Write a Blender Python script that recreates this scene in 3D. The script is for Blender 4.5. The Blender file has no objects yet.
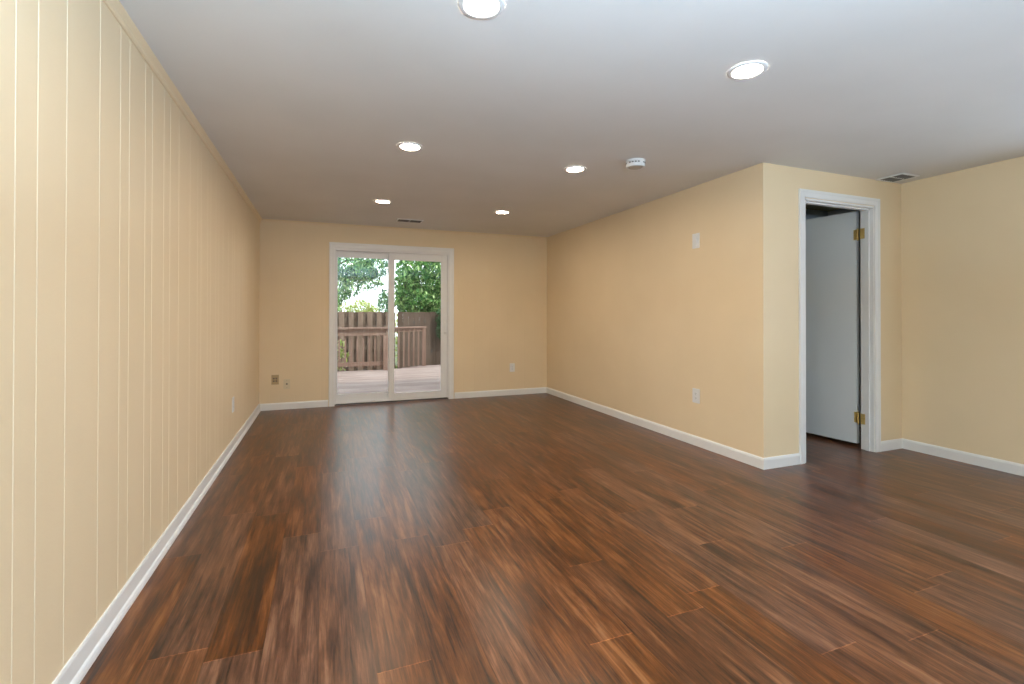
import bpy, bmesh, math, random
from mathutils import Vector, Matrix
random.seed(7)
S = bpy.context.scene
C = S.collection
R = math.radians

# ------------------------------------------------------------------ camera
cam_d = bpy.data.cameras.new('camera')
cam = bpy.data.objects.new('camera', cam_d); C.objects.link(cam)
cam_d.sensor_fit = 'HORIZONTAL'; cam_d.sensor_width = 36.0
cam_d.lens = 482.6253 / 1024 * 36.0
cam_d.shift_y = -30.06 / 1024
cam_d.clip_start = 0.05; cam_d.clip_end = 300
YAW, PITCH, ROLL = .3697, .0056, .0012
m = Matrix.Rotation(-YAW, 4, 'Z') @ Matrix.Rotation(math.pi/2 + PITCH, 4, 'X') @ Matrix.Rotation(ROLL, 4, 'Z')
m.translation = Vector((0, 0, 1.14))
cam.matrix_world = m
S.camera = cam

# ------------------------------------------------------------------ world, sun, added fill lights, exposure
w = bpy.data.worlds.new('overcast_sky'); S.world = w; w.use_nodes = True
bg = w.node_tree.nodes['Background']
bg.inputs[0].default_value = (.86, .93, 1.0, 1); bg.inputs[1].default_value = 3.2
sun_d = bpy.data.lights.new('sun', 'SUN'); sun_d.energy = 4.0; sun_d.angle = R(4); sun_d.color = (1, .93, .84)
sun = bpy.data.objects.new('sun', sun_d); C.objects.link(sun)
sun.rotation_euler = (R(-31), R(-12), 0) ; sun.location = (0, -3, 8)
sun.rotation_euler = Vector((-.42, .52, -1.0)).to_track_quat('-Z', 'Y').to_euler()
dl = bpy.data.lights.new('side_window_fill', 'AREA'); dl.shape = 'RECTANGLE'; dl.size = 2.5; dl.size_y = 1.3
dl.energy = 30; dl.color = (.66, .82, 1.0)
dlo = bpy.data.objects.new('side_window_fill', dl); C.objects.link(dlo)
dlo.location = (4.57, .20, 1.30); dlo.rotation_euler = (R(90), 0, R(90))     # added fill light standing in for daylight from added_side_window in the right wall
fl_d = bpy.data.lights.new('bounce_flash_fill', 'AREA'); fl_d.shape = 'RECTANGLE'; fl_d.size = 1.0; fl_d.size_y = .7
fl_d.energy = 330; fl_d.color = (.58, .79, 1.0)
flo = bpy.data.objects.new('bounce_flash_fill', fl_d); C.objects.link(flo)
flo.location = (.35, -.65, 1.36); flo.rotation_euler = (R(180), 0, 0)            # added unseen light, stands in for a flash bounced off the ceiling
LAMP = 230.0           # radiance of each ceiling light diffuser
S.view_settings.view_transform = 'Standard'; S.view_settings.look = 'None'
S.view_settings.gamma = 1.0; S.view_settings.use_curve_mapping = False
S.view_settings.exposure = 0.0
S.cycles.use_denoising = True
S.cycles.max_bounces = 10; S.cycles.diffuse_bounces = 6; S.cycles.transparent_max_bounces = 16
S.cycles.sample_clamp_indirect = 4.0

# ------------------------------------------------------------------ dimensions (metres)
XL, XP, XR = -.7231, 3.0266, 4.6239      # left wall, long partition, right wall
YB, YC, YR = 6.3963, 2.6595, -2.5        # back wall, doorway wall, rear wall
H = 2.271
YK = 3.65                                # back of the little room behind the door

# ------------------------------------------------------------------ material helpers
def mat(name, col=(.5, .5, .5), rough=.5, metal=0.0, spec=.5):
    M = bpy.data.materials.new(name); M.use_nodes = True
    b = M.node_tree.nodes['Principled BSDF']
    b.inputs['Base Color'].default_value = (*col, 1); b.inputs['Roughness'].default_value = rough
    b.inputs['Metallic'].default_value = metal; b.inputs['Specular IOR Level'].default_value = spec
    return M, M.node_tree, b
def nd(t, typ, **kw):
    n = t.nodes.new(typ)
    for k, v in kw.items():
        if k.startswith('i_'): n.inputs[int(k[2:])].default_value = v
        else: setattr(n, k, v)
    return n
def lk(t, a, b): t.links.new(a, b)
def math_(t, op, a, b=None, c=None):
    n = nd(t, 'ShaderNodeMath', operation=op)
    for i, v in enumerate((a, b, c)):
        if v is None: continue
        if isinstance(v, (int, float)): n.inputs[i].default_value = v
        else: lk(t, v, n.inputs[i])
    return n.outputs[0]
def ramp(t, fac, stops):
    n = nd(t, 'ShaderNodeValToRGB'); e = n.color_ramp.elements
    while len(e) < len(stops): e.new(.5)
    for i, (p, c) in enumerate(stops): e[i].position = p; e[i].color = (*c, 1)
    lk(t, fac, n.inputs[0]); return n.outputs[0]
def mottled(name, c1, c2, scale, rough, bump=0.0, bscale=200, stretch=(1, 1, 1), detail=4, spec=.5):
    M, t, b = mat(name, c1, rough, spec=spec)
    tc = nd(t, 'ShaderNodeTexCoord'); mp = nd(t, 'ShaderNodeMapping'); mp.inputs['Scale'].default_value = stretch
    lk(t, tc.outputs['Object'], mp.inputs[0])
    n = nd(t, 'ShaderNodeTexNoise'); n.inputs['Scale'].default_value = scale; n.inputs['Detail'].default_value = detail
    lk(t, mp.outputs[0], n.inputs['Vector'])
    lk(t, ramp(t, n.outputs[0], [(.3, c1), (.7, c2)]), b.inputs['Base Color'])
    if bump:
        n2 = nd(t, 'ShaderNodeTexNoise'); n2.inputs['Scale'].default_value = bscale; n2.inputs['Detail'].default_value = 3
        lk(t, mp.outputs[0], n2.inputs['Vector'])
        bp = nd(t, 'ShaderNodeBump'); bp.inputs['Strength'].default_value = bump; bp.inputs['Distance'].default_value = .002
        lk(t, n2.outputs[0], bp.inputs['Height']); lk(t, bp.outputs[0], b.inputs['Normal'])
    return M

PAINT = mottled('cream_wall_paint', (.775, .632, .430), (.805, .660, .455), 2.0, .50, .12, 140, spec=.35)
GROOVE_LIT = mat('lit_groove_paint', (.80, .70, .52), .5, spec=.35)[0]  # lighter than the wall: light caught by groove edges put into the colour
CEIL = mottled('white_ceiling_paint', (.70, .70, .69), (.75, .75, .745), 1.3, .85, .25, 90, spec=.2)
TRIM = mottled('white_trim_paint', (.80, .81, .82), (.84, .85, .86), 3.0, .35, spec=.5)
VINYL = mat('white_vinyl', (.80, .81, .83), .35)[0]
DOORP = mottled('white_door_paint', (.72, .76, .80), (.75, .79, .83), 1.6, .42)
DARK = mat('duct_shade', (.012, .012, .011), .8)[0]
BRASS = mottled('brushed_brass', (.62, .43, .13), (.78, .58, .22), 60, .32)
BRASS.node_tree.nodes['Principled BSDF'].inputs['Metallic'].default_value = .55
PLATEW = mat('white_plastic', (.78, .79, .80), .35)[0]
PLATEI = mat('ivory_plastic', (.70, .60, .42), .4)[0]
PLATET = mat('tan_plastic', (.46, .34, .19), .4)[0]
SOCKET = mat('dark_socket', (.05, .045, .04), .5)[0]
GREYM = mat('dull_grey_metal', (.45, .46, .47), .45, .6)[0]
SLAT = mat('dark_grey_slats', (.16, .16, .155), .6)[0]
CLOSET = mottled('bluish_grey_wall_paint', (.74, .79, .84), (.78, .83, .88), 2.0, .6)
CLOSETC = mat('unpainted_olive_ceiling', (.55, .50, .28), .9)[0]
SIDING = mottled('grey_house_siding', (.45, .44, .42), (.50, .49, .47), 2, .8)

# floor: walnut-look planks along Y, 0.175 wide, 1.22 long
def floor_material():
    M, t, b = mat('walnut_plank_floor', rough=.3)
    tc = nd(t, 'ShaderNodeTexCoord'); sx = nd(t, 'ShaderNodeSeparateXYZ'); lk(t, tc.outputs['Object'], sx.inputs[0])
    X, Y = sx.outputs[0], sx.outputs[1]
    u = math_(t, 'DIVIDE', math_(t, 'ADD', X, 5.443), .175)
    row = math_(t, 'FLOOR', u); fu = math_(t, 'FRACT', u)
    wn = nd(t, 'ShaderNodeTexWhiteNoise', noise_dimensions='1D'); lk(t, row, wn.inputs['W'])
    v = math_(t, 'ADD', math_(t, 'DIVIDE', Y, 1.22), math_(t, 'MULTIPLY', wn.outputs[0], 7.3))
    col = math_(t, 'FLOOR', v); fv = math_(t, 'FRACT', v)
    pid = math_(t, 'ADD', math_(t, 'MULTIPLY', row, 17.31), math_(t, 'MULTIPLY', col, 5.77))
    wp = nd(t, 'ShaderNodeTexWhiteNoise', noise_dimensions='1D'); lk(t, pid, wp.inputs['W'])
    # grain coordinates, shifted for every plank
    cx = nd(t, 'ShaderNodeCombineXYZ')
    lk(t, math_(t, 'MULTIPLY', X, 1.0), cx.inputs[0]); lk(t, math_(t, 'MULTIPLY', Y, .085), cx.inputs[1]); lk(t, math_(t, 'MULTIPLY', wp.outputs[0], 40), cx.inputs[2])
    g1 = nd(t, 'ShaderNodeTexNoise'); g1.inputs['Scale'].default_value = 34; g1.inputs['Detail'].default_value = 7; g1.inputs['Roughness'].default_value = .62; g1.inputs['Distortion'].default_value = .3
    lk(t, cx.outputs[0], g1.inputs['Vector'])
    cy = nd(t, 'ShaderNodeCombineXYZ')
    lk(t, X, cy.inputs[0]); lk(t, math_(t, 'MULTIPLY', Y, .03), cy.inputs[1]); lk(t, math_(t, 'MULTIPLY', wp.outputs[0], 13), cy.inputs[2])
    g2 = nd(t, 'ShaderNodeTexNoise'); g2.inputs['Scale'].default_value = 130; g2.inputs['Detail'].default_value = 5; g2.inputs['Roughness'].default_value = .7
    lk(t, cy.outputs[0], g2.inputs['Vector'])
    # broad cathedral figure
    cz = nd(t, 'ShaderNodeCombineXYZ')
    lk(t, X, cz.inputs[0]); lk(t, math_(t, 'MULTIPLY', Y, .14), cz.inputs[1]); lk(t, math_(t, 'MULTIPLY', wp.outputs[0], 91), cz.inputs[2])
    g3 = nd(t, 'ShaderNodeTexNoise'); g3.inputs['Scale'].default_value = 9; g3.inputs['Detail'].default_value = 4; g3.inputs['Distortion'].default_value = .9
    lk(t, cz.outputs[0], g3.inputs['Vector'])
    f = math_(t, 'ADD', math_(t, 'MULTIPLY', g1.outputs[0], .62), math_(t, 'MULTIPLY', g2.outputs[0], .30))
    f = math_(t, 'ADD', f, math_(t, 'MULTIPLY', g3.outputs[0], .28))
    f = math_(t, 'SUBTRACT', f, .035)
    f = math_(t, 'ADD', f, math_(t, 'MULTIPLY', math_(t, 'SUBTRACT', wp.outputs[0], .5), .045))
    c = ramp(t, f, [(.43, (.020, .0078, .0042)), (.49, (.052, .0178, .0072)), (.55, (.088, .0295, .0110)), (.61, (.132, .047, .0180)), (.71, (.220, .094, .042))])
    hs = nd(t, 'ShaderNodeHueSaturation'); lk(t, c, hs.inputs['Color'])
    wq = nd(t, 'ShaderNodeTexWhiteNoise', noise_dimensions='1D'); lk(t, math_(t, 'ADD', pid, 3.3), wq.inputs['W'])
    lk(t, math_(t, 'ADD', .88, math_(t, 'MULTIPLY', wq.outputs[0], .22)), hs.inputs['Saturation'])
    hs.inputs['Value'].default_value = 1.0
    # seams: dark line at long joint and end joint
    e1 = math_(t, 'MINIMUM', fu, math_(t, 'SUBTRACT', 1.0, fu))
    e2 = math_(t, 'MULTIPLY', math_(t, 'MINIMUM', fv, math_(t, 'SUBTRACT', 1.0, fv)), 7.0)
    def edge(src, lo, hi, v):
        n = nd(t, 'ShaderNodeMapRange'); n.inputs['From Min'].default_value = lo; n.inputs['From Max'].default_value = hi
        n.inputs['To Min'].default_value = v; n.inputs['To Max'].default_value = 1.0; lk(t, src, n.inputs['Value']); return n
    sm = edge(e1, .004, .016, .70); se = edge(e2, .004, .018, 1.9)
    mm = math_(t, 'MULTIPLY', sm.outputs[0], se.outputs[0])
    mx = nd(t, 'ShaderNodeMix', data_type='RGBA', blend_type='MIX'); mx.clamp_result = False
    vm = nd(t, 'ShaderNodeVectorMath', operation='SCALE'); lk(t, hs.outputs[0], vm.inputs[0]); lk(t, mm, vm.inputs['Scale'])
    mx.inputs[0].default_value = 1.0; lk(t, vm.outputs[0], mx.inputs['B'])
    lk(t, mx.outputs['Result'], b.inputs['Base Color'])
    lk(t, math_(t, 'ADD', .235, math_(t, 'MULTIPLY', g1.outputs[0], .16)), b.inputs['Roughness'])
    hgt = math_(t, 'ADD', math_(t, 'MULTIPLY', g2.outputs[0], .5), math_(t, 'MULTIPLY', sm.outputs[0], .8))
    bp = nd(t, 'ShaderNodeBump'); bp.inputs['Strength'].default_value = .22; bp.inputs['Distance'].default_value = .0012
    lk(t, hgt, bp.inputs['Height']); lk(t, bp.outputs[0], b.inputs['Normal'])
    b.inputs['Specular IOR Level'].default_value = .5
    return M
FLOOR = floor_material()

def wood(name, c1, c2, c3, axis, rough=.85, board=.14, across=None):
    """weathered boards: grain along axis; tone changes from board to board"""
    M, t, b = mat(name, rough=rough, spec=.2)
    tc = nd(t, 'ShaderNodeTexCoord'); mp = nd(t, 'ShaderNodeMapping')
    sc = [1, 1, 1]; sc[axis] = .08; mp.inputs['Scale'].default_value = sc
    lk(t, tc.outputs['Object'], mp.inputs[0])
    n = nd(t, 'ShaderNodeTexNoise'); n.inputs['Scale'].default_value = 30; n.inputs['Detail'].default_value = 5
    lk(t, mp.outputs[0], n.inputs['Vector'])
    n2 = nd(t, 'ShaderNodeTexNoise'); n2.inputs['Scale'].default_value = 1.1; n2.inputs['Detail'].default_value = 5
    lk(t, tc.outputs['Object'], n2.inputs['Vector'])
    f = math_(t, 'ADD', math_(t, 'MULTIPLY', n.outputs[0], .5), math_(t, 'MULTIPLY', n2.outputs[0], .5))
    if across is not None:
        sx = nd(t, 'ShaderNodeSeparateXYZ'); lk(t, tc.outputs['Object'], sx.inputs[0])
        wn = nd(t, 'ShaderNodeTexWhiteNoise', noise_dimensions='1D')
        lk(t, math_(t, 'FLOOR', math_(t, 'DIVIDE', sx.outputs[across], board)), wn.inputs['W'])
        f = math_(t, 'ADD', f, math_(t, 'MULTIPLY', math_(t, 'SUBTRACT', wn.outputs[0], .5), .16))
    lk(t, ramp(t, f, [(.33, c1), (.5, c2), (.66, c3)]), b.inputs['Base Color'])
    return M
DECKM = wood('weathered_deck_boards', (0.162, 0.119, 0.104), (0.230, 0.177, 0.157), (0.286, 0.232, 0.209), 0, board=.145, across=1)
RAILM = wood('weathered_rail_timber', (0.166, 0.103, 0.079), (0.216, 0.140, 0.110), (0.276, 0.190, 0.154), 2)
FENCEM = wood('brown_fence_boards', (0.125, 0.084, 0.062), (0.173, 0.120, 0.090), (0.231, 0.165, 0.128), 2, board=.115, across=0)
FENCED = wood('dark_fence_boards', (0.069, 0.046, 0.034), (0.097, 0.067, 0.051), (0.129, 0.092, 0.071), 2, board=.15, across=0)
SOIL = mottled('garden_soil', (.06, .07, .03), (.12, .14, .06), 2.5, .95)
BARK = mottled('tree_bark', (.10, .075, .055), (.19, .15, .12), 14, .95, stretch=(1, 1, .2))

def leaf_mat(name, cols, trans=.45):
    M = bpy.data.materials.new(name); M.use_nodes = True; t = M.node_tree; t.nodes.clear()
    g = nd(t, 'ShaderNodeNewGeometry')
    c = ramp(t, g.outputs['Random Per Island'], [(i / (len(cols) - 1), k) for i, k in enumerate(cols)])
    d = nd(t, 'ShaderNodeBsdfPrincipled'); d.inputs['Roughness'].default_value = .45; lk(t, c, d.inputs['Base Color'])
    tr = nd(t, 'ShaderNodeBsdfTranslucent'); lk(t, c, tr.inputs[0])
    mx = nd(t, 'ShaderNodeMixShader'); mx.inputs[0].default_value = trans
    lk(t, d.outputs[0], mx.inputs[1]); lk(t, tr.outputs[0], mx.inputs[2])
    o = nd(t, 'ShaderNodeOutputMaterial'); lk(t, mx.outputs[0], o.inputs[0])
    return M
LEAF_MID = leaf_mat('mid_green_leaves', [(.02, .085, .02), (.09, .26, .06), (.22, .44, .12), (.58, .76, .34)])
LEAF_BLUE = leaf_mat('blue_green_leaves', [(.05, .13, .11), (.17, .36, .22), (.30, .52, .20), (.60, .76, .46)])
LEAF_YEL = leaf_mat('yellow_green_leaves', [(.28, .42, .10), (.42, .52, .15), (.60, .62, .26), (.75, .76, .45)])
LEAF_DARK = leaf_mat('dark_green_leaves', [(.015, .06, .02), (.03, .12, .04), (.07, .22, .07)])

def glass_material():
    M = bpy.data.materials.new('clear_glass'); M.use_nodes = True; t = M.node_tree; t.nodes.clear()
    tr = nd(t, 'ShaderNodeBsdfTransparent'); tr.inputs[0].default_value = (.965, .98, .975, 1)
    gl = nd(t, 'ShaderNodeBsdfGlossy'); gl.inputs['Roughness'].default_value = .02
    fr = nd(t, 'ShaderNodeFresnel'); fr.inputs[0].default_value = 1.4
    mx = nd(t, 'ShaderNodeMixShader'); lk(t, math_(t, 'MULTIPLY', fr.outputs[0], .9), mx.inputs[0])
    lk(t, tr.outputs[0], mx.inputs[1]); lk(t, gl.outputs[0], mx.inputs[2])
    o = nd(t, 'ShaderNodeOutputMaterial'); lk(t, mx.outputs[0], o.inputs[0]); return M
GLASS = glass_material()
def emit(name, col, s):
    M = bpy.data.materials.new(name); M.use_nodes = True; t = M.node_tree; t.nodes.clear()
    e = nd(t, 'ShaderNodeEmission'); e.inputs[0].default_value = (*col, 1); e.inputs[1].default_value = s
    o = nd(t, 'ShaderNodeOutputMaterial'); lk(t, e.outputs[0], o.inputs[0]); return M
GLOW = emit('lit_diffuser', (1.0, .83, .63), LAMP)

# ------------------------------------------------------------------ mesh helpers
def obj(name, bm, m, parent=None, smooth=False):
    me = bpy.data.meshes.new(name)
    bmesh.ops.recalc_face_normals(bm, faces=bm.faces)
    bm.to_mesh(me); bm.free()
    for x in (m if isinstance(m, (list, tuple)) else [m]): me.materials.append(x)
    if smooth:
        for p in me.polygons: p.use_smooth = True
        try: me.set_sharp_from_angle(angle=R(40))
        except Exception: pass
    o = bpy.data.objects.new(name, me); C.objects.link(o)
    if parent: o.parent = parent
    return o
def box(bm, x0, x1, y0, y1, z0, z1, bev=0.0, mi=0):
    vs = [bm.verts.new(p) for p in ((x0,y0,z0),(x1,y0,z0),(x1,y1,z0),(x0,y1,z0),(x0,y0,z1),(x1,y0,z1),(x1,y1,z1),(x0,y1,z1))]
    fs = [bm.faces.new([vs[i] for i in q]) for q in ((3,2,1,0),(4,5,6,7),(0,1,5,4),(1,2,6,5),(2,3,7,6),(3,0,4,7))]
    for f in fs: f.material_index = mi
    if bev:
        es = list({e for f in fs for e in f.edges})
        bmesh.ops.bevel(bm, geom=es, offset=bev, segments=2, affect='EDGES', profile=.7)
def bx(*a, **k):
    bm = bmesh.new(); box(bm, *a, **k); return bm
def prism(bm, prof, fn, a, b, mi=0):
    """profile (list of 2D points) swept from a to b; fn(u, v, s) -> 3D"""
    A = [bm.verts.new(fn(u, v, a)) for u, v in prof]; B = [bm.verts.new(fn(u, v, b)) for u, v in prof]
    n = len(prof); fs = []
    for i in range(n): fs.append(bm.faces.new((A[i], A[(i+1) % n], B[(i+1) % n], B[i])))
    fs.append(bm.faces.new(A[::-1])); fs.append(bm.faces.new(B))
    for f in fs: f.material_index = mi
    return fs
def lathe(bm, prof, n=48, c=(0, 0, 0), mi=0):
    rings = []
    for r, z in prof:
        if r < 1e-6: rings.append([bm.verts.new((c[0], c[1], c[2] + z))])
        else: rings.append([bm.verts.new((c[0] + r*math.cos(2*math.pi*i/n), c[1] + r*math.sin(2*math.pi*i/n), c[2] + z)) for i in range(n)])
    for a, b in zip(rings, rings[1:]):
        for i in range(n):
            j = (i + 1) % n
            if len(a) == 1 and len(b) == 1: continue
            if len(a) == 1: f = bm.faces.new((a[0], b[i], b[j]))
            elif len(b) == 1: f = bm.faces.new((a[i], a[j], b[0]))
            else: f = bm.faces.new((a[i], a[j], b[j], b[i]))
            f.material_index = mi
def tag(o, label, cat, group=None, kind=None):
    o['label'] = label; o['category'] = cat
    if group: o['group'] = group
    if kind: o['kind'] = kind
    return o
def thing(name, label, cat, loc=(0, 0, 0), rz=0, group=None):
    o = bpy.data.objects.new(name, None); C.objects.link(o); o.empty_display_size = .1
    o.location = loc; o.rotation_euler = (0, 0, rz)
    return tag(o, label, cat, group)
def struct(name, bm, m, parent=None, label=None, cat=None, smooth=False):
    o = obj(name, bm, m, parent, smooth)
    if not parent:
        o['kind'] = 'structure'
        if label: o['label'] = label; o['category'] = cat
    return o
def dup(root, loc, label=None, group=None):
    r = root.copy(); C.objects.link(r); r.location = loc
    if label: r['label'] = label
    if group: r['group'] = group
    for ch in list(root.children):
        c = ch.copy(); C.objects.link(c); c.parent = r
        for g in list(ch.children):
            d = g.copy(); C.objects.link(d); d.parent = c
    return r

# ------------------------------------------------------------------ room shell
struct('floor', bx(XL-.12, XR+.6, YR-.12, YB+.03, -.10, 0), FLOOR, label='dark walnut plank floor running towards the glass door', cat='floor')
struct('ceiling', bx(XL-.12, XR+.6, YR-.12, YB+.15, H, H+.30), CEIL, label='smooth white painted ceiling', cat='ceiling')

BASEG = [1.571, 1.672, 1.827, 2.054, 2.232, 2.323, 2.503, 2.594]
GY = sorted({round(g + 1.19*k, 3) for g in BASEG for k in range(-4, 5) if YR + .05 < g + 1.19*k < YB - .05})
def grooved(bm, fn, a, b, grooves, back, gw, gd, z0, z1, mi_groove=1):
    """a panelled slab: front line at 0, V grooves gd deep, back face at `back`; fn(s, d, z)"""
    pts = [(a, back), (a, 0.0)]; marks = []
    for g in grooves:
        if a + .01 < g < b - .01:
            marks.append(len(pts)); pts += [(g - gw/2, 0.0), (g, gd), (g + gw/2, 0.0)]
    pts += [(b, 0.0), (b, back)]
    n = len(pts)
    A = [bm.verts.new(fn(s, d, z0)) for s, d in pts]; B = [bm.verts.new(fn(s, d, z1)) for s, d in pts]
    for i in range(n):
        f = bm.faces.new((A[i], A[(i+1) % n], B[(i+1) % n], B[i]))
        f.material_index = mi_groove if (i in marks or i-1 in marks) else 0
    bm.faces.new(A[::-1]); bm.faces.new(B)
bm = bmesh.new()
grooved(bm, lambda s, d, z: (XL - d, s, z), YR - .12, YB + .15, GY, .12, .0055, .0022, -.05, H + .02)
struct('wall_left', bm, [PAINT, GROOVE_LIT], label='cream painted wall of vertical grooved panelling on the left', cat='wall')

# back wall: opening for the sliding door
OX0, OX1, OZ = .108, 1.567, 1.975
GXB = [-.605, -.505, -.338, -.236, -.044, .004, 1.69, 1.766, 1.92, 2.13, 2.31, 2.40, 2.58, 2.67, 2.83, 2.93]
bm = bmesh.new()
fnb = lambda s, d, z: (s, YB + d, z)
grooved(bm, fnb, XL, OX0, GXB, .15, .005, .0012, -.05, H + .02, 0)
grooved(bm, fnb, OX1, XP, GXB, .15, .005, .0012, -.05, H + .02, 0)
grooved(bm, fnb, OX0, OX1, [], .15, .005, .0012, OZ, H + .02, 0)
struct('wall_back', bm, [PAINT, GROOVE_LIT], label='cream wall around the sliding glass door', cat='wall')
struct('wall_partition', bx(XP, XP+.11, YC, YB+.15, -.05, H+.02), PAINT, label='long smooth cream wall on the right', cat='wall')
# doorway wall
DX0, DX1, DZ, DT = 3.455, 4.262, 2.045, .10
bm = bmesh.new()
box(bm, XP+.11, DX0, YC-.0, YC+DT, -.05, H+.02); box(bm, DX1, XR, YC, YC+DT, -.05, H+.02); box(bm, DX0, DX1, YC, YC+DT, DZ, H+.02)
struct('wall_doorway', bm, PAINT, label='short cream wall with the open doorway', cat='wall')
WY0, WY1, WZ0, WZ1 = -1.05, 1.45, .65, 1.95      # added_side_window, unseen window added in the right wall for side light
bm = bmesh.new()
box(bm, XR, XR+.12, YR-.12, WY0, -.05, H+.02); box(bm, XR, XR+.12, WY1, YC+DT, -.05, H+.02)
box(bm, XR, XR+.12, WY0, WY1, -.05, WZ0); box(bm, XR, XR+.12, WY0, WY1, WZ1, H+.02)
struct('wall_right', bm, PAINT, label='plain cream wall at the far right', cat='wall')
struct('wall_rear', bx(XL-.0, XR, YR-.12, YR, -.05, H+.02), PAINT)
bm = bmesh.new()
for a in (WY0, (WY0+WY1)/2-.03, WY1-.06): box(bm, XR+.03, XR+.09, a, a+.06, WZ0, WZ1)
for a in (WZ0, WZ1-.06): box(bm, XR+.03, XR+.09, WY0, WY1, a, a+.06)
wf = struct('added_side_window', bm, VINYL)
obj('added_window_pane', bx(XR+.057, XR+.063, WY0+.03, WY1-.03, WZ0+.03, WZ1-.03), GLASS, wf)
# small room behind the doorway
bm = bmesh.new()
box(bm, XP+.11, XR+.6, YK, YK+.1, -.05, H+.02); box(bm, XR+.48, XR+.6, YC+DT, YK, -.05, H+.02); box(bm, XR+.12, XR+.6, YC+.0, YC+DT, -.05, H+.02)
struct('wall_small_room', bm, CLOSET, label='dim bluish grey wall of the small room behind the door', cat='wall')
struct('ceiling_small_room', bx(XP+.11, XR+.48, YC+DT, YK, H-.004, H+.02), CLOSETC, label='dark ceiling of the small room behind the door', cat='ceiling')
# house outside above the room
bm = bmesh.new()
box(bm, -4, XL-.12, YB-.1, YB+.15, -.8, 5.4); box(bm, XR, 9, YB-.1, YB+.15, -.8, 5.4); box(bm, XP+.11, XR, YB, YB+.15, -.8, 5.4)
box(bm, -4, 9, YB-.1, YB+.15, H+.30, 5.4)
struct('wall_exterior', bm, SIDING)

# baseboards ---------------------------------------------------------------
BP = [(0, 0), (0, .083), (.005, .083), (.009, .076), (.012, .066), (.012, 0)]          # (thickness, height)
BL = [(0, 0), (0, .088), (.006, .088), (.009, .080), (.010, .028), (.016, .022), (.020, .012), (.021, 0)]
def base(name, prof, fn, a, b, label):
    bm = bmesh.new(); prism(bm, prof, fn, a, b); return struct(name, bm, TRIM, label=label, cat='baseboard')
base('baseboard_left', BL, lambda u, v, s: (XL+u, s, v), YR, YB, 'white baseboard with shoe moulding along the panelled left wall')
bm = bmesh.new()
prism(bm, BP, lambda u, v, s: (s, YB-u, v), XL+.012, .040); prism(bm, BP, lambda u, v, s: (s, YB-u, v), 1.640, XP-.012)
struct('baseboard_back', bm, TRIM, label='white baseboard either side of the sliding glass door', cat='baseboard')
base('baseboard_partition', BP, lambda u, v, s: (XP-u, s, v), YC-.012, YB, 'white baseboard along the long smooth right wall')
bm = bmesh.new()
prism(bm, BP, lambda u, v, s: (s, YC-u, v), XP-.0, 3.390); prism(bm, BP, lambda u, v, s: (s, YC-u, v), 4.326, XR-.012)
struct('baseboard_doorway', bm, TRIM, label='white baseboard either side of the doorway casing', cat='baseboard')
base('baseboard_right', BP, lambda u, v, s: (XR-u, s, v), YR, YC, 'white baseboard along the plain wall at the far right')
# painted cove moulding on the panelled walls
CP = [(0, 0), (0, -.042), (.006, -.042), (.012, -.034), (.014, -.022), (.024, -.010), (.028, -.006), (.028, 0)]
CPB = [(u*.62, v*.62) for u, v in CP]
bm = bmesh.new(); prism(bm, CP, lambda u, v, s: (XL+u, s, H+v), YR, YB)
struct('trim_1', bm, PAINT, label='cream painted moulding where the left wall meets the ceiling', cat='trim')
bm = bmesh.new(); prism(bm, CPB, lambda u, v, s: (s, YB-u, H+v), XL+.02, XP)
struct('trim_2', bm, PAINT, label='thin cream moulding where the back wall meets the ceiling', cat='trim')

# ------------------------------------------------------------------ casings
def casing(bm, x0, x1, z1, w, yf, th, zb=0.0):
    """mitred picture-frame casing (three sides) on a wall facing -Y; x0,x1,z1 = inner edge"""
    prof = [(0, 0), (0, th*.55), (w*.10, th*.70), (w*.55, th*.80), (w*.72, th), (w*.94, th), (w, th*.85), (w, 0)]
    path = [((x0, zb), (-1, 0)), ((x0, z1), (-1, 1)), ((x1, z1), (1, 1)), ((x1, zb), (1, 0))]
    rings = [[bm.verts.new((p[0] + d[0]*u, yf - v, p[1] + d[1]*u)) for u, v in prof] for p, d in path]
    n = len(prof)
    for a, b in zip(rings, rings[1:]):
        for i in range(n): bm.faces.new((a[i], a[(i+1) % n], b[(i+1) % n], b[i]))
    bm.faces.new(rings[0]); bm.faces.new(rings[-1][::-1])
# doorway: casing + jamb + stop as structure, the leaf hangs in it
bm = bmesh.new(); casing(bm, 3.449, 4.268, 2.051, .059, YC, .016)
dc = struct('trim_3', bm, TRIM, label='white mitred casing around the open doorway', cat='trim')
bm = bmesh.new(); jt = .018
e = .0015
box(bm, DX0-e, DX0+.010, YC-.002, YC+DT+.002, 0.001, DZ); box(bm, DX1-.004, DX1+e, YC-.002, YC+DT+.002, 0.001, DZ); box(bm, DX0, DX1, YC-.002, YC+DT+.002, DZ-.014, DZ+e)
obj('door_jamb', bm, TRIM, dc)
bm = bmesh.new()
box(bm, DX0+.010, DX0+.020, YC+.03, YC+.062, .001, DZ-.014); box(bm, DX1-.014, DX1-.004, YC+.030, YC+.062, .001, DZ-.014); box(bm, DX0+.01, DX1-.004, YC+.03, YC+.062, DZ-.025, DZ-.014)
obj('door_stop', bm, TRIM, dc)

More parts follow.
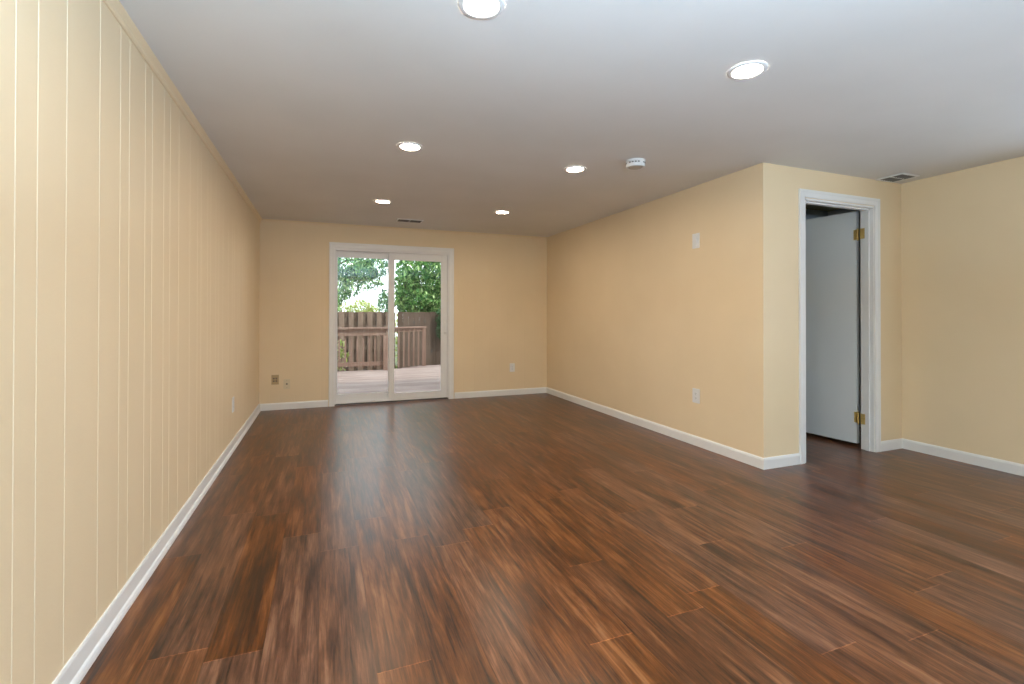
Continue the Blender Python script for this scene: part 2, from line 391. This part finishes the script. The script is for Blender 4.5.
# door leaf, open into the small room
d2 = thing('door_2', 'plain white door standing open into the dim small room', 'door', (4.283, 2.812, 0), R(5.2))
d2['kind'] = 'structure'
obj('door_leaf', bx(0, .035, 0, .78, .032, 2.040, bev=.0015), DOORP, d2)
bm = bmesh.new(); prism(bm, [(.006, 0), (.018, 0), (.018, .006), (.006, .006)], lambda u, v, s: (u, v, s), .9, 1.0)
bm.free()
def hinge(z, name='hinge'):
    bm = bmesh.new()
    # leaf on door face/edge, leaf on jamb, knuckle
    for s in range(5):
        lathe(bm, [(0, 0), (.0075, 0), (.0085, .0012), (.0085, .0165), (.0075, .0178), (0, .0178)], 14, (-.012, -.016, z-.045+s*.018))
    lathe(bm, [(0, 0), (.005, .001), (.0065, .005), (.004, .008), (0, .009)], 14, (-.012, -.016, z+.045))
    lathe(bm, [(0, 0), (.005, -.001), (.0065, -.005), (.004, -.008), (0, -.009)], 14, (-.012, -.016, z-.045))
    box(bm, -.0035, 0.0, -.012, .022, z-.044, z+.044, bev=.001)
    box(bm, -.020, .034, -.0030, -.0005, z-.044, z+.044, bev=.001)
    h = obj(name, bm, BRASS, d2, True); h['label'] = 'brass door hinge'
    bm = bmesh.new()
    for dz in (-.03, 0, .03):
        bmesh.ops.create_uvsphere(bm, u_segments=10, v_segments=6, radius=.004, matrix=Matrix.Translation((-.0035, .013, z+dz)))
    obj('screw', bm, BRASS, h, True)
    return h
hinge(1.833); hinge(.258)
# jamb-side hinge leaves belong to the jamb
for z in (1.833, .258):
    bm = bmesh.new(); box(bm, DX1-.0075, DX1-.0040, YC+.066, YC+DT+.004, z-.044, z+.044, bev=.001)
    box(bm, DX1-.0075, DX1+.012, YC+DT+.0025, YC+DT+.006, z-.044, z+.044)
    o = obj('hinge_plate', bm, BRASS, dc); o['label'] = 'brass hinge plate'

# ------------------------------------------------------------------ sliding glass door
bm = bmesh.new(); casing(bm, .114, 1.561, 1.969, .068, YB, .018)
gc = struct('trim_4', bm, TRIM, label='white casing around the sliding glass door', cat='trim')
sd = thing('door_1', 'white framed sliding glass door looking onto the deck', 'sliding door', (0, YB, 0)); sd['kind'] = 'structure'
bm = bmesh.new()   # outer frame with tracks
box(bm, OX0+.0005, .128, .004, .146, .018, OZ-.0005); box(bm, 1.547, OX1-.0005, .004, .146, .018, OZ-.0005)
box(bm, .128, 1.547, .004, .146, 1.945, OZ-.0005); box(bm, .128, 1.547, .030, .146, .018, .036)
box(bm, .128, 1.547, .058, .064, .036, .048); box(bm, .128, 1.547, .100, .106, .036, .048)
obj('door_frame', bm, VINYL, sd)
obj('threshold', bx(OX0+.002, OX1-.002, .035, .145, .0005, .018), SOCKET, sd)
def panel(x0, x1, g0, g1, y0, y1, zb, zt, gz0, gz1, nm):
    bm = bmesh.new()
    box(bm, x0, g0, y0, y1, zb, zt, bev=.003); box(bm, g1, x1, y0, y1, zb, zt, bev=.003)
    box(bm, g0, g1, y0+.001, y1-.001, zb, gz0, bev=.003); box(bm, g0, g1, y0+.001, y1-.001, gz1, zt, bev=.003)
    p = obj(nm, bm, VINYL, sd)
    bm = bmesh.new(); ym = (y0+y1)/2          # glazing bead
    for a in ((g0, g0+.008, gz0, gz1), (g1-.008, g1, gz0, gz1), (g0, g1, gz0, gz0+.008), (g0, g1, gz1-.008, gz1)):
        box(bm, a[0], a[1], y0-.003, y0+.006, a[2], a[3])
    obj('glazing_bead', bm, VINYL, p)
    obj('glass_pane', bx(g0-.006, g1+.006, ym-.003, ym+.003, gz0-.006, gz1+.006), GLASS, p)
    return p
panel(.126, .845, .140, .778, .086, .122, .038, 1.950, .118, 1.872, 'fixed_panel')
sp = panel(.775, 1.549, .838, 1.470, .040, .078, .040, 1.950, .104, 1.860, 'sliding_panel')
bm = bmesh.new()
prism(bm, [(0, -.085), (.012, -.085), (.030, -.060), (.030, .060), (.012, .085), (0, .085), (0, .066), (.008, .064), (.019, .050), (.019, -.050), (.008, -.064), (0, -.066)],
      lambda u, v, s: (s, .040-u, .965+v), 1.504, 1.526)
box(bm, 1.496, 1.534, .036, .0405, .865, 1.065, bev=.002)
h = obj('door_handle', bm, PLATEW, sp)

# ------------------------------------------------------------------ ceiling lights
def downlight(loc, label):
    t = thing('recessed_ceiling_light', label, 'ceiling light', loc, 0, 'round recessed ceiling lights')
    bm = bmesh.new(); lathe(bm, [(.062, -.0005), (.062, -.004), (.066, -.008), (.076, -.0085), (.083, -.006), (.085, -.0005)], 64)
    obj('trim_ring', bm, PLATEW, t, True)
    bm = bmesh.new(); lathe(bm, [(.0, -.0035), (.0622, -.0035), (.0622, -.0005), (0, -.0005)], 64)
    obj('diffuser', bm, GLOW, t)
    return t
L0 = downlight((.528, 1.674, H), 'lit round ceiling light nearest the top edge, largest in the photo')
dup(L0, (1.815, 1.680, H), 'lit round ceiling light nearest the camera on the right side')
dup(L0, (.530, 3.269, H), 'lit round ceiling light in the middle of the left row')
dup(L0, (1.806, 3.308, H), 'lit round ceiling light just left of the smoke detector')
dup(L0, (.534, 4.958, H), 'lit round ceiling light nearest the ceiling vent by the glass door')
dup(L0, (1.817, 4.992, H), 'lit round ceiling light farthest back in the right row')

# smoke detector
t = thing('smoke_detector', 'round white smoke detector on the ceiling beside a light', 'smoke detector', (2.125, 2.975, H), R(20))
bm = bmesh.new(); lathe(bm, [(0, 0), (.070, 0), (.070, -.010), (.066, -.012), (0, -.012)], 48); obj('base', bm, PLATEW, t, True)
bm = bmesh.new(); lathe(bm, [(0, -.012), (.067, -.012), (.069, -.016), (.069, -.046), (.066, -.050), (.060, -.048), (.056, -.0465), (0, -.0465)], 48); obj('body', bm, PLATEW, t, True)
for i in range(20):
    if i % 5 == 4: continue
    bm = bmesh.new(); box(bm, .0685, .0698, -.0065, .0065, -.027, -.019)
    bmesh.ops.transform(bm, matrix=Matrix.Rotation(2*math.pi*i/20, 4, 'Z'), verts=bm.verts)
    obj('sensor_slot', bm, SOCKET, t)
bm = bmesh.new(); lathe(bm, [(0, -.0465), (.052, -.0465), (.050, -.0505), (.018, -.0515), (0, -.0515)], 40); obj('shaded_underside', bm, GREYM, t, True)  # grey cap: shade of the unlit underside put into its material

# ceiling vents
def vent(loc, lx, ly, nslat, along, label):
    t = thing('ceiling_vent', label, 'vent', loc, 0)
    bm = bmesh.new(); f = .018
    for a in ((-lx/2, lx/2, -ly/2, -ly/2+f), (-lx/2, lx/2, ly/2-f, ly/2), (-lx/2, -lx/2+f, -ly/2+f, ly/2-f), (lx/2-f, lx/2, -ly/2+f, ly/2-f)):
        box(bm, a[0], a[1], a[2], a[3], -.009, -.0005, bev=.002)
    if along == 'x': box(bm, -.006, .006, -ly/2+f, ly/2-f, -.008, -.001)
    else: box(bm, -lx/2+f, lx/2-f, -.006, .006, -.008, -.001)
    obj('frame', bm, PLATEW, t)
    obj('duct_shade_plate', bx(-lx/2+f, lx/2-f, -ly/2+f, ly/2-f, -.002, -.0005), DARK, t)  # flat black plate painted as the shade inside the duct, no hole cut
    L = (ly if along == 'x' else lx) - 2*f
    for k in range(nslat):
        c = -L/2 + (k+.5)*L/nslat; bm = bmesh.new(); w = L/nslat*.30
        pr = [(-w/2, -.0025), (w/2, -.0085), (w/2, -.0095), (-w/2, -.0035)]
        if along == 'x': prism(bm, pr, lambda u, v, s: (s, c+u, v), -lx/2+f, lx/2-f)
        else: prism(bm, pr, lambda u, v, s: (c+u, s, v), -ly/2+f, ly/2-f)
        obj('slat', bm, SLAT, t)
    return t
vent((.945, 5.85, H), .31, .17, 6, 'x', 'slatted ceiling vent above the sliding glass door')
vent((4.378, 2.545, H), .215, .205, 6, 'y', 'slatted ceiling vent in the corner right of the doorway')

# ------------------------------------------------------------------ wall plates (built facing -Y, at origin)
def plate(name, label, cat, loc, rz, w, h, pm, kind, sm=None, group=None, th=.006):
    t = thing(name, label, cat, loc, rz, group)
    obj('cover_plate', bx(-w/2, w/2, -th, -.0003, -h/2, h/2, bev=.0018), pm, t)
    if kind == 'duplex':
        for dz in (-.0195, .0195):
            bm = bmesh.new()
            prism(bm, [(.0165*math.cos(a)*1.0, max(-.0145, min(.0145, .0175*math.sin(a)))) for a in [2*math.pi*i/20 for i in range(20)]], lambda u, v, s: (u, s, dz+v), -th-.0016, -th+.0005)
            r = obj('receptacle', bm, sm or pm, t)
            bm = bmesh.new()
            box(bm, -.0075, -.0055, -th-.0020, -th-.0012, dz-.003, dz+.006); box(bm, .0055, .0075, -th-.0020, -th-.0012, dz-.003, dz+.006); box(bm, -.002, .002, -th-.0020, -th-.0012, dz-.010, dz-.006)
            obj('socket_slots', bm, SOCKET, r)
        bm = bmesh.new(); box(bm, -.002, .002, -th-.001, -th+.0004, -.002, .002); obj('screw', bm, GREYM, t)
    elif kind == 'jack':
        bm = bmesh.new(); box(bm, -.008, .008, -th-.006, -th+.0004, -.006, .010, bev=.001); obj('jack', bm, SOCKET, t)
        for dz in (-.042, .042):
            bm = bmesh.new(); box(bm, -.0022, .0022, -th-.0008, -th+.0004, dz-.0022, dz+.0022); obj('screw', bm, SOCKET, t)
    elif kind == 'two_jack':
        for dx, dz in ((-.014, .014), (.014, .014), (-.014, -.016), (.014, -.016)):
            bm = bmesh.new(); box(bm, dx-.008, dx+.008, -th-.002, -th+.0004, dz-.008, dz+.008, bev=.0008); obj('jack', bm, SOCKET, t)
    elif kind == 'blank':
        bm = bmesh.new(); box(bm, -w*.26, w*.26, -th-.010, -th+.0004, -h*.36, h*.22, bev=.002); obj('cover', bm, sm or pm, t)
        bm = bmesh.new(); box(bm, -w*.30, w*.30, -th-.003, -th+.0004, h*.28, h*.36, bev=.001); obj('slot', bm, sm or pm, t)
    return t
plate('wall_outlet', 'white duplex outlet on the back wall right of the glass door', 'outlet', (2.482, YB, .389), 0, .075, .120, PLATEW, 'duplex')
plate('phone_jack_plate', 'tan brown jack plate on the back wall nearest the left corner', 'jack plate', (-.552, YB, .360), 0, .080, .115, PLATET, 'two_jack')
plate('cable_jack_plate', 'cream jack plate with one dark hole left of the glass door', 'jack plate', (-.425, YB, .302), 0, .075, .118, PLATEI, 'jack')
plate('wall_outlet', 'white outlet low on the long smooth right wall', 'outlet', (XP, 3.352, .434), R(-90), .085, .125, PLATEW, 'duplex')
plate('wall_control', 'small pale control plate high on the long smooth right wall', 'wall control', (XP, 3.352, 1.787), R(-90), .085, .130, PLATEW, 'blank')
plate('wall_outlet', 'white outlet on the grooved left wall near the back corner', 'outlet', (XL, 4.655, .378), R(90), .080, .125, PLATEW, 'duplex')

# ------------------------------------------------------------------ outside
GZ = -.72
bm = bmesh.new(); box(bm, -14, 22, YB+.15, 40, GZ-.1, GZ)
struct('ground', bm, SOIL, label='planted ground beyond the deck', cat='ground')
DK = -.12
# deck: boards along X, angled far corner
dk = thing('wooden_deck', 'weathered pinkish wood deck outside the glass door', 'deck', (0, 0, 0))
bm = bmesh.new()
y = YB+.17; i = 0
def far_x(y):      # boards beyond 11.4 only reach right of the slanted corner
    return -6.0 if y < 11.33 else 1.36 + (y-11.33)*1.45
while y < 11.85:
    box(bm, far_x(y+.07), 6.6, y, y+.138, DK-.034, DK + random.uniform(-.0015, .0015)); y += .145
obj('deck_board_surface', bm, DECKM, dk)
bm = bmesh.new()
box(bm, -6, 1.34, 11.30, 11.34, DK-.24, DK-.036); box(bm, 2.1, 6.6, 11.84, 11.88, DK-.24, DK-.036); box(bm, -6, 6.6, YB+.16, YB+.20, DK-.24, DK-.036)
for x in (-5.5, -2, .9, 3.0, 6.0):
    box(bm, x, x+.04, YB+.2, 11.30, DK-.2, DK-.036); box(bm, x, x+.09, 11.10, 11.19, GZ, DK-.2)
obj('deck_frame', bm, RAILM, dk)

# deck railing: straight run, post, then a slanted run
RT = .845
def beam(bm, p, q, w, h):
    p = Vector(p); q = Vector(q); d = (q-p); L = d.length; d.normalize()
    s = Vector((-d.y, d.x, 0)); s.normalize(); up = s.cross(d)*-1
    if up.z < 0: up = -up
    vs = []
    for e_ in (p, q):
        for a, b in ((-1, -1), (1, -1), (1, 1), (-1, 1)): vs.append(bm.verts.new(e_ + s*a*w/2 + up*b*h/2))
    for f in ((0,1,2,3),(7,6,5,4),(0,4,5,1),(1,5,6,2),(2,6,7,3),(3,7,4,0)): bm.faces.new([vs[k] for k in f])
rl = thing('deck_railing', 'weathered wooden railing with upright balusters along the deck edge', 'railing', (0, 0, 0))
P0, P1, P2 = (-5.9, 11.28), (1.28, 11.28), (2.25, 11.86)
bm = bmesh.new(); beam(bm, (*P0, RT-.012), (P1[0]+.09, P1[1], RT-.012), .14, .034); beam(bm, (P1[0]+.0, P1[1], RT-.012), (P2[0]+.06, P2[1]+.03, RT-.012), .12, .032); obj('cap_rail', bm, RAILM, rl)
bm = bmesh.new(); beam(bm, (*P0, RT-.105), (*P1, RT-.105), .038, .15); obj('upper_rail', bm, RAILM, rl)
bm = bmesh.new(); beam(bm, (*P1, RT-.07), (*P2, RT-.07), .038, .08); obj('upper_rail', bm, RAILM, rl)
bm = bmesh.new(); beam(bm, (P0[0], P0[1], DK+.15), (P1[0], P1[1], DK+.15), .038, .085); obj('lower_rail', bm, RAILM, rl)
for x in (P0[0], -3.5, -1.1, P1[0]):
    obj('post', bx(x-.05, x+.075, P1[1]-.075, P1[1]-.019, DK+.003, RT-.18 if x > 0 else RT-.03), RAILM, rl)
for x, y_ in ((P2[0]-.03, P2[1]-.03),):
    obj('post', bx(x, x+.09, y_-.03, y_+.06, DK+.003, RT-.03), RAILM, rl)
x = P0[0]+.16
while x < P1[0]-.06:
    if -.9 < x: obj('baluster', bx(x, x+.036, P1[1]+.020, P1[1]+.054, DK+.06, RT-.05), RAILM, rl)
    x += .128
for k in range(1, 7):
    f = k/7; x = P1[0]+.06+(P2[0]-P1[0]-.06)*f; y_ = P1[1]+(P2[1]-P1[1])*f
    obj('baluster', bx(x-.018, x+.018, y_-.036, y_, DK+.03, RT-.05), RAILM, rl)

# garden fence behind: alternating boards on the left, tight dark boards on the right
FY, FT = 13.0, 1.205
fl = thing('wooden_fence', 'brown garden fence of alternating boards behind the deck railing', 'fence', (0, 0, 0))
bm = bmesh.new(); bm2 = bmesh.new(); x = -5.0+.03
while x < 1.50:
    top = FT + random.uniform(-.008, .008)
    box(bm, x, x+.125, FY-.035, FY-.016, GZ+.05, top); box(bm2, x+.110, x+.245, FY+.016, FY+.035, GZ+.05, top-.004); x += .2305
obj('board_panel', bm, FENCEM, fl); obj('shaded_rear_panel', bm2, FENCED, fl)  # same wood; rear boards darkened to paint in the shade between front boards
for z in (GZ+.3, .28, .825): obj('rail', bx(-5, 1.70, FY-.016, FY+.016, z-.045, z+.045), FENCED, fl)
for x in (-4.9, -2.5, -.15, 1.62): obj('post', bx(x, x+.09, FY+.036, FY+.126, GZ, FT-.03), FENCEM, fl)
fr = thing('wooden_fence', 'darker tight boarded garden fence at the right behind the railing', 'fence', (0, 0, 0))
bm = bmesh.new(); x = 1.79
while x < 8:
    w_ = random.choice((.140, .15, .145)); box(bm, x, x+w_-.004, FY-.02, FY, GZ+.05, FT+random.uniform(-.01, .006)); x += w_
obj('board_panel', bm, FENCED, fr)
for (kx, kz) in ((2.22, .93), (2.05, .33), (2.95, .62), (2.70, .15), (2.50, .96), (3.2, .4)):
    bm = bmesh.new(); bmesh.ops.create_uvsphere(bm, u_segments=12, v_segments=8, radius=.03, matrix=Matrix.Translation((kx, FY-.0195, kz)) @ Matrix.Diagonal((1, .08, 1.3, 1)))
    obj('knot', bm, SOCKET, fr)
for z in (GZ+.3, .33, .86): obj('rail', bx(1.79, 8, FY, FY+.04, z-.045, z+.045), FENCED, fr)
for x in (4.1, 6.5): obj('post', bx(x, x+.09, FY+.041, FY+.13, GZ, FT+.02), FENCED, fr)

# foliage ------------------------------------------------------------------
def leaves(clusters, n, size, seed, lean=0.0):
    rnd = random.Random(seed); V = []; F = []
    tot = sum(c[2] for c in clusters)
    for (cx, cy, cz), (rx, ry, rz), wgt in clusters:
        for _ in range(int(n*wgt/tot)):
            while True:
                p = Vector((rnd.uniform(-1, 1), rnd.uniform(-1, 1), rnd.uniform(-1, 1)))
                if p.length <= 1: break
            if rnd.random() < .6 and p.length > 0: p = p.normalized()*rnd.uniform(.65, 1.0)
            o = Vector((cx + p.x*rx, cy + p.y*ry, cz + p.z*rz))
            M = Matrix.Rotation(rnd.uniform(0, 6.28), 3, 'Z') @ Matrix.Rotation(rnd.uniform(-.3, 1.5), 3, 'X') @ Matrix.Rotation(rnd.uniform(-.6, .6), 3, 'Y')
            s = size*rnd.uniform(.65, 1.25); b = len(V)
            for q in ((0, -.5, 0), (.22, -.12, .06), (.17, .22, .05), (0, .55, -.06), (-.17, .22, .05), (-.22, -.12, .06)):
                V.append(o + M @ (Vector(q)*s))
            F += [(b, b+1, b+2, b+3), (b, b+3, b+4, b+5)]
    return V, F
def leafobj(name, clusters, n, size, m, parent, seed):
    V, F = leaves(clusters, n, size, seed); me = bpy.data.meshes.new(name); me.from_pydata(V, [], F); me.materials.append(m)
    o = bpy.data.objects.new(name, me); C.objects.link(o); o.parent = parent; return o
def limb(bm, pts, r0, r1):
    n = 8; prev = None; pts = [Vector(p) for p in pts]
    for i, p in enumerate(pts):
        r = r0+(r1-r0)*i/(len(pts)-1)
        d = (pts[min(i+1, len(pts)-1)] - pts[max(i-1, 0)]).normalized()
        a = d.orthogonal().normalized(); b_ = d.cross(a)
        if prev is not None and (a.dot(pa) < 0): a = -a; b_ = -b_
        ring = [bm.verts.new(p + a*r*math.cos(6.2832*k/n) + b_*r*math.sin(6.2832*k/n)) for k in range(n)]
        if prev: 
            for k in range(n): bm.faces.new((prev[k], prev[(k+1) % n], ring[(k+1) % n], ring[k]))
        prev = ring; pa = a
def tree(name, label, cat, base_, limbs, clusters, n, size, m, seed, r=.14):
    t = thing(name, label, cat, (0, 0, 0))
    bm = bmesh.new(); top = Vector(limbs[0][0])
    limb(bm, [base_, (Vector(base_)+top)/2 + Vector((.06, 0, 0)), top], r, r*.7)
    for L in limbs: limb(bm, L, r*.55, .012)
    obj('trunk', bm, BARK, t, True)
    leafobj('foliage', clusters, n, size, m, t, seed)
    return t
# dense tree behind the right half of the door
tree('leafy_tree', 'dense green tree over the fence behind the right door pane', 'tree', (4.0, 15.6, GZ),
     [[(4.0, 15.6, 1.2), (3.4, 15.3, 2.2), (2.8, 15.1, 2.8)], [(4.0, 15.6, 1.2), (4.6, 15.8, 2.8), (5.2, 15.8, 3.6)], [(4.0, 15.6, 1.2), (3.8, 15.2, 2.0), (3.2, 14.8, 1.7)]],
     [((3.0, 15.2, 2.45), (1.0, .9, .85), 3), ((4.1, 15.6, 2.9), (1.5, 1.1, 1.1), 3.2), ((2.75, 15.0, 1.55), (.80, .7, .5), 2.4), ((3.9, 15.2, 1.5), (1.1, .8, .8), 2.4), ((5.3, 15.8, 2.4), (1.1, 1, 1.2), 1.4), ((3.5, 15.6, 3.9), (1.5, 1.0, .9), 1.6), ((2.35, 15.0, 2.0), (.38, .5, .7), .8)],
     14000, .15, LEAF_MID, 3)
# looser bluish tree behind the left half
tree('airy_tree', 'loose blue-green tree with white sky showing through its leaves', 'tree', (-1.3, 16.5, GZ),
     [[(-1.2, 16.5, 1.3), (-.3, 16.3, 2.3), (.7, 16.2, 2.9), (1.5, 16.0, 2.75)], [(-1.2, 16.5, 1.3), (-.2, 16.4, 2.0), (.4, 16.2, 2.2)], [(-1.2, 16.5, 1.3), (-1.6, 16.5, 3.0), (-1.9, 16.5, 3.8)]],
     [((.55, 16.2, 2.70), (.75, .6, .50), 2.1), ((1.10, 16.1, 2.50), (.50, .5, .36), 1.3), ((1.55, 16.1, 2.75), (.48, .5, .45), 1.0), ((.35, 16.1, 2.0), (.42, .5, .65), 1.5), ((1.62, 16.1, 2.12), (.16, .2, .05), .05), ((1.25, 16.1, 2.18), (.55, .4, .32), .5), ((1.80, 16.1, 1.45), (.22, .3, .55), .7), ((.75, 16.1, 2.0), (.35, .4, .35), .5), ((-.9, 16.4, 2.6), (1.3, .8, 1.3), 3.0), ((.6, 16.5, 3.7), (1.8, .8, .7), 2)],
     7000, .13, LEAF_BLUE, 5, .1)
def bush(name, label, cat, clusters, n, size, m, seed):
    t = thing(name, label, cat, (0, 0, 0)); leafobj('foliage', clusters, n, size, m, t, seed)
    bm = bmesh.new(); cx, cy, cz = clusters[0][0]
    for k in range(5):
        a = k*1.256; limb(bm, [(cx+.05*math.cos(a), cy+.05*math.sin(a), GZ), (cx+.12*math.cos(a), cy+.1*math.sin(a), (GZ+cz)/2), (cx+.3*math.cos(a), cy+.2*math.sin(a), cz)], .02, .006)
    obj('stems', bm, BARK, t, True); return t
bush('yellow_shrub', 'bright yellow-green shrub just above the fence behind the left pane', 'shrub',
     [((1.0, 14.9, 1.22), (.40, .35, .38), 2), ((1.25, 14.9, 1.10), (.34, .3, .3), 1), ((.55, 14.9, 1.10), (.25, .3, .34), .7)], 1400, .10, LEAF_YEL, 8)
bush('green_shrub', 'mid green shrub above the fence at the far left of the pane', 'shrub',
     [((.14, 14.1, 1.35), (.26, .3, .50), 2), ((-.6, 14.3, 1.2), (.6, .35, .6), 2)], 1300, .10, LEAF_MID, 9)
t = thing('hanging_vine', 'dark green vine hanging over the right end of the fence', 'vine', (0, 0, 0))
leafobj('foliage', [((3.02, FY-.16, 1.05), (.25, .08, .34), 2), ((2.96, FY-.15, .70), (.18, .07, .30), 1.3), ((3.5, FY-.16, .9), (.35, .08, .5), 2)], 1100, .075, LEAF_DARK, t, 12)
bm = bmesh.new(); limb(bm, [(3.1, FY+.05, 1.3), (3.05, FY-.06, 1.22), (3.0, FY-.07, .8), (2.98, FY-.05, .45)], .008, .003); obj('stem', bm, BARK, t)
t = thing('potted_climber', 'pale leafy plant poking through the railing beside the left door stile', 'plant', (0, 0, 0))
leafobj('foliage', [((.34, 11.55, .32), (.16, .10, .30), 2), ((.32, 11.5, -.02), (.16, .1, .12), 1)], 70, .12, LEAF_YEL, t, 14)
bm = bmesh.new(); limb(bm, [(.34, 11.55, GZ), (.35, 11.55, 0.0), (.38, 11.55, .55)], .01, .004); obj('stem', bm, BARK, t)
# far greenery seen low through the fence gaps
bush('hedge', 'dark hedge glimpsed through the gap between the two fences', 'hedge',
     [((1.9, 13.65, .25), (.75, .25, .95), 2)], 900, .12, LEAF_YEL, 16)
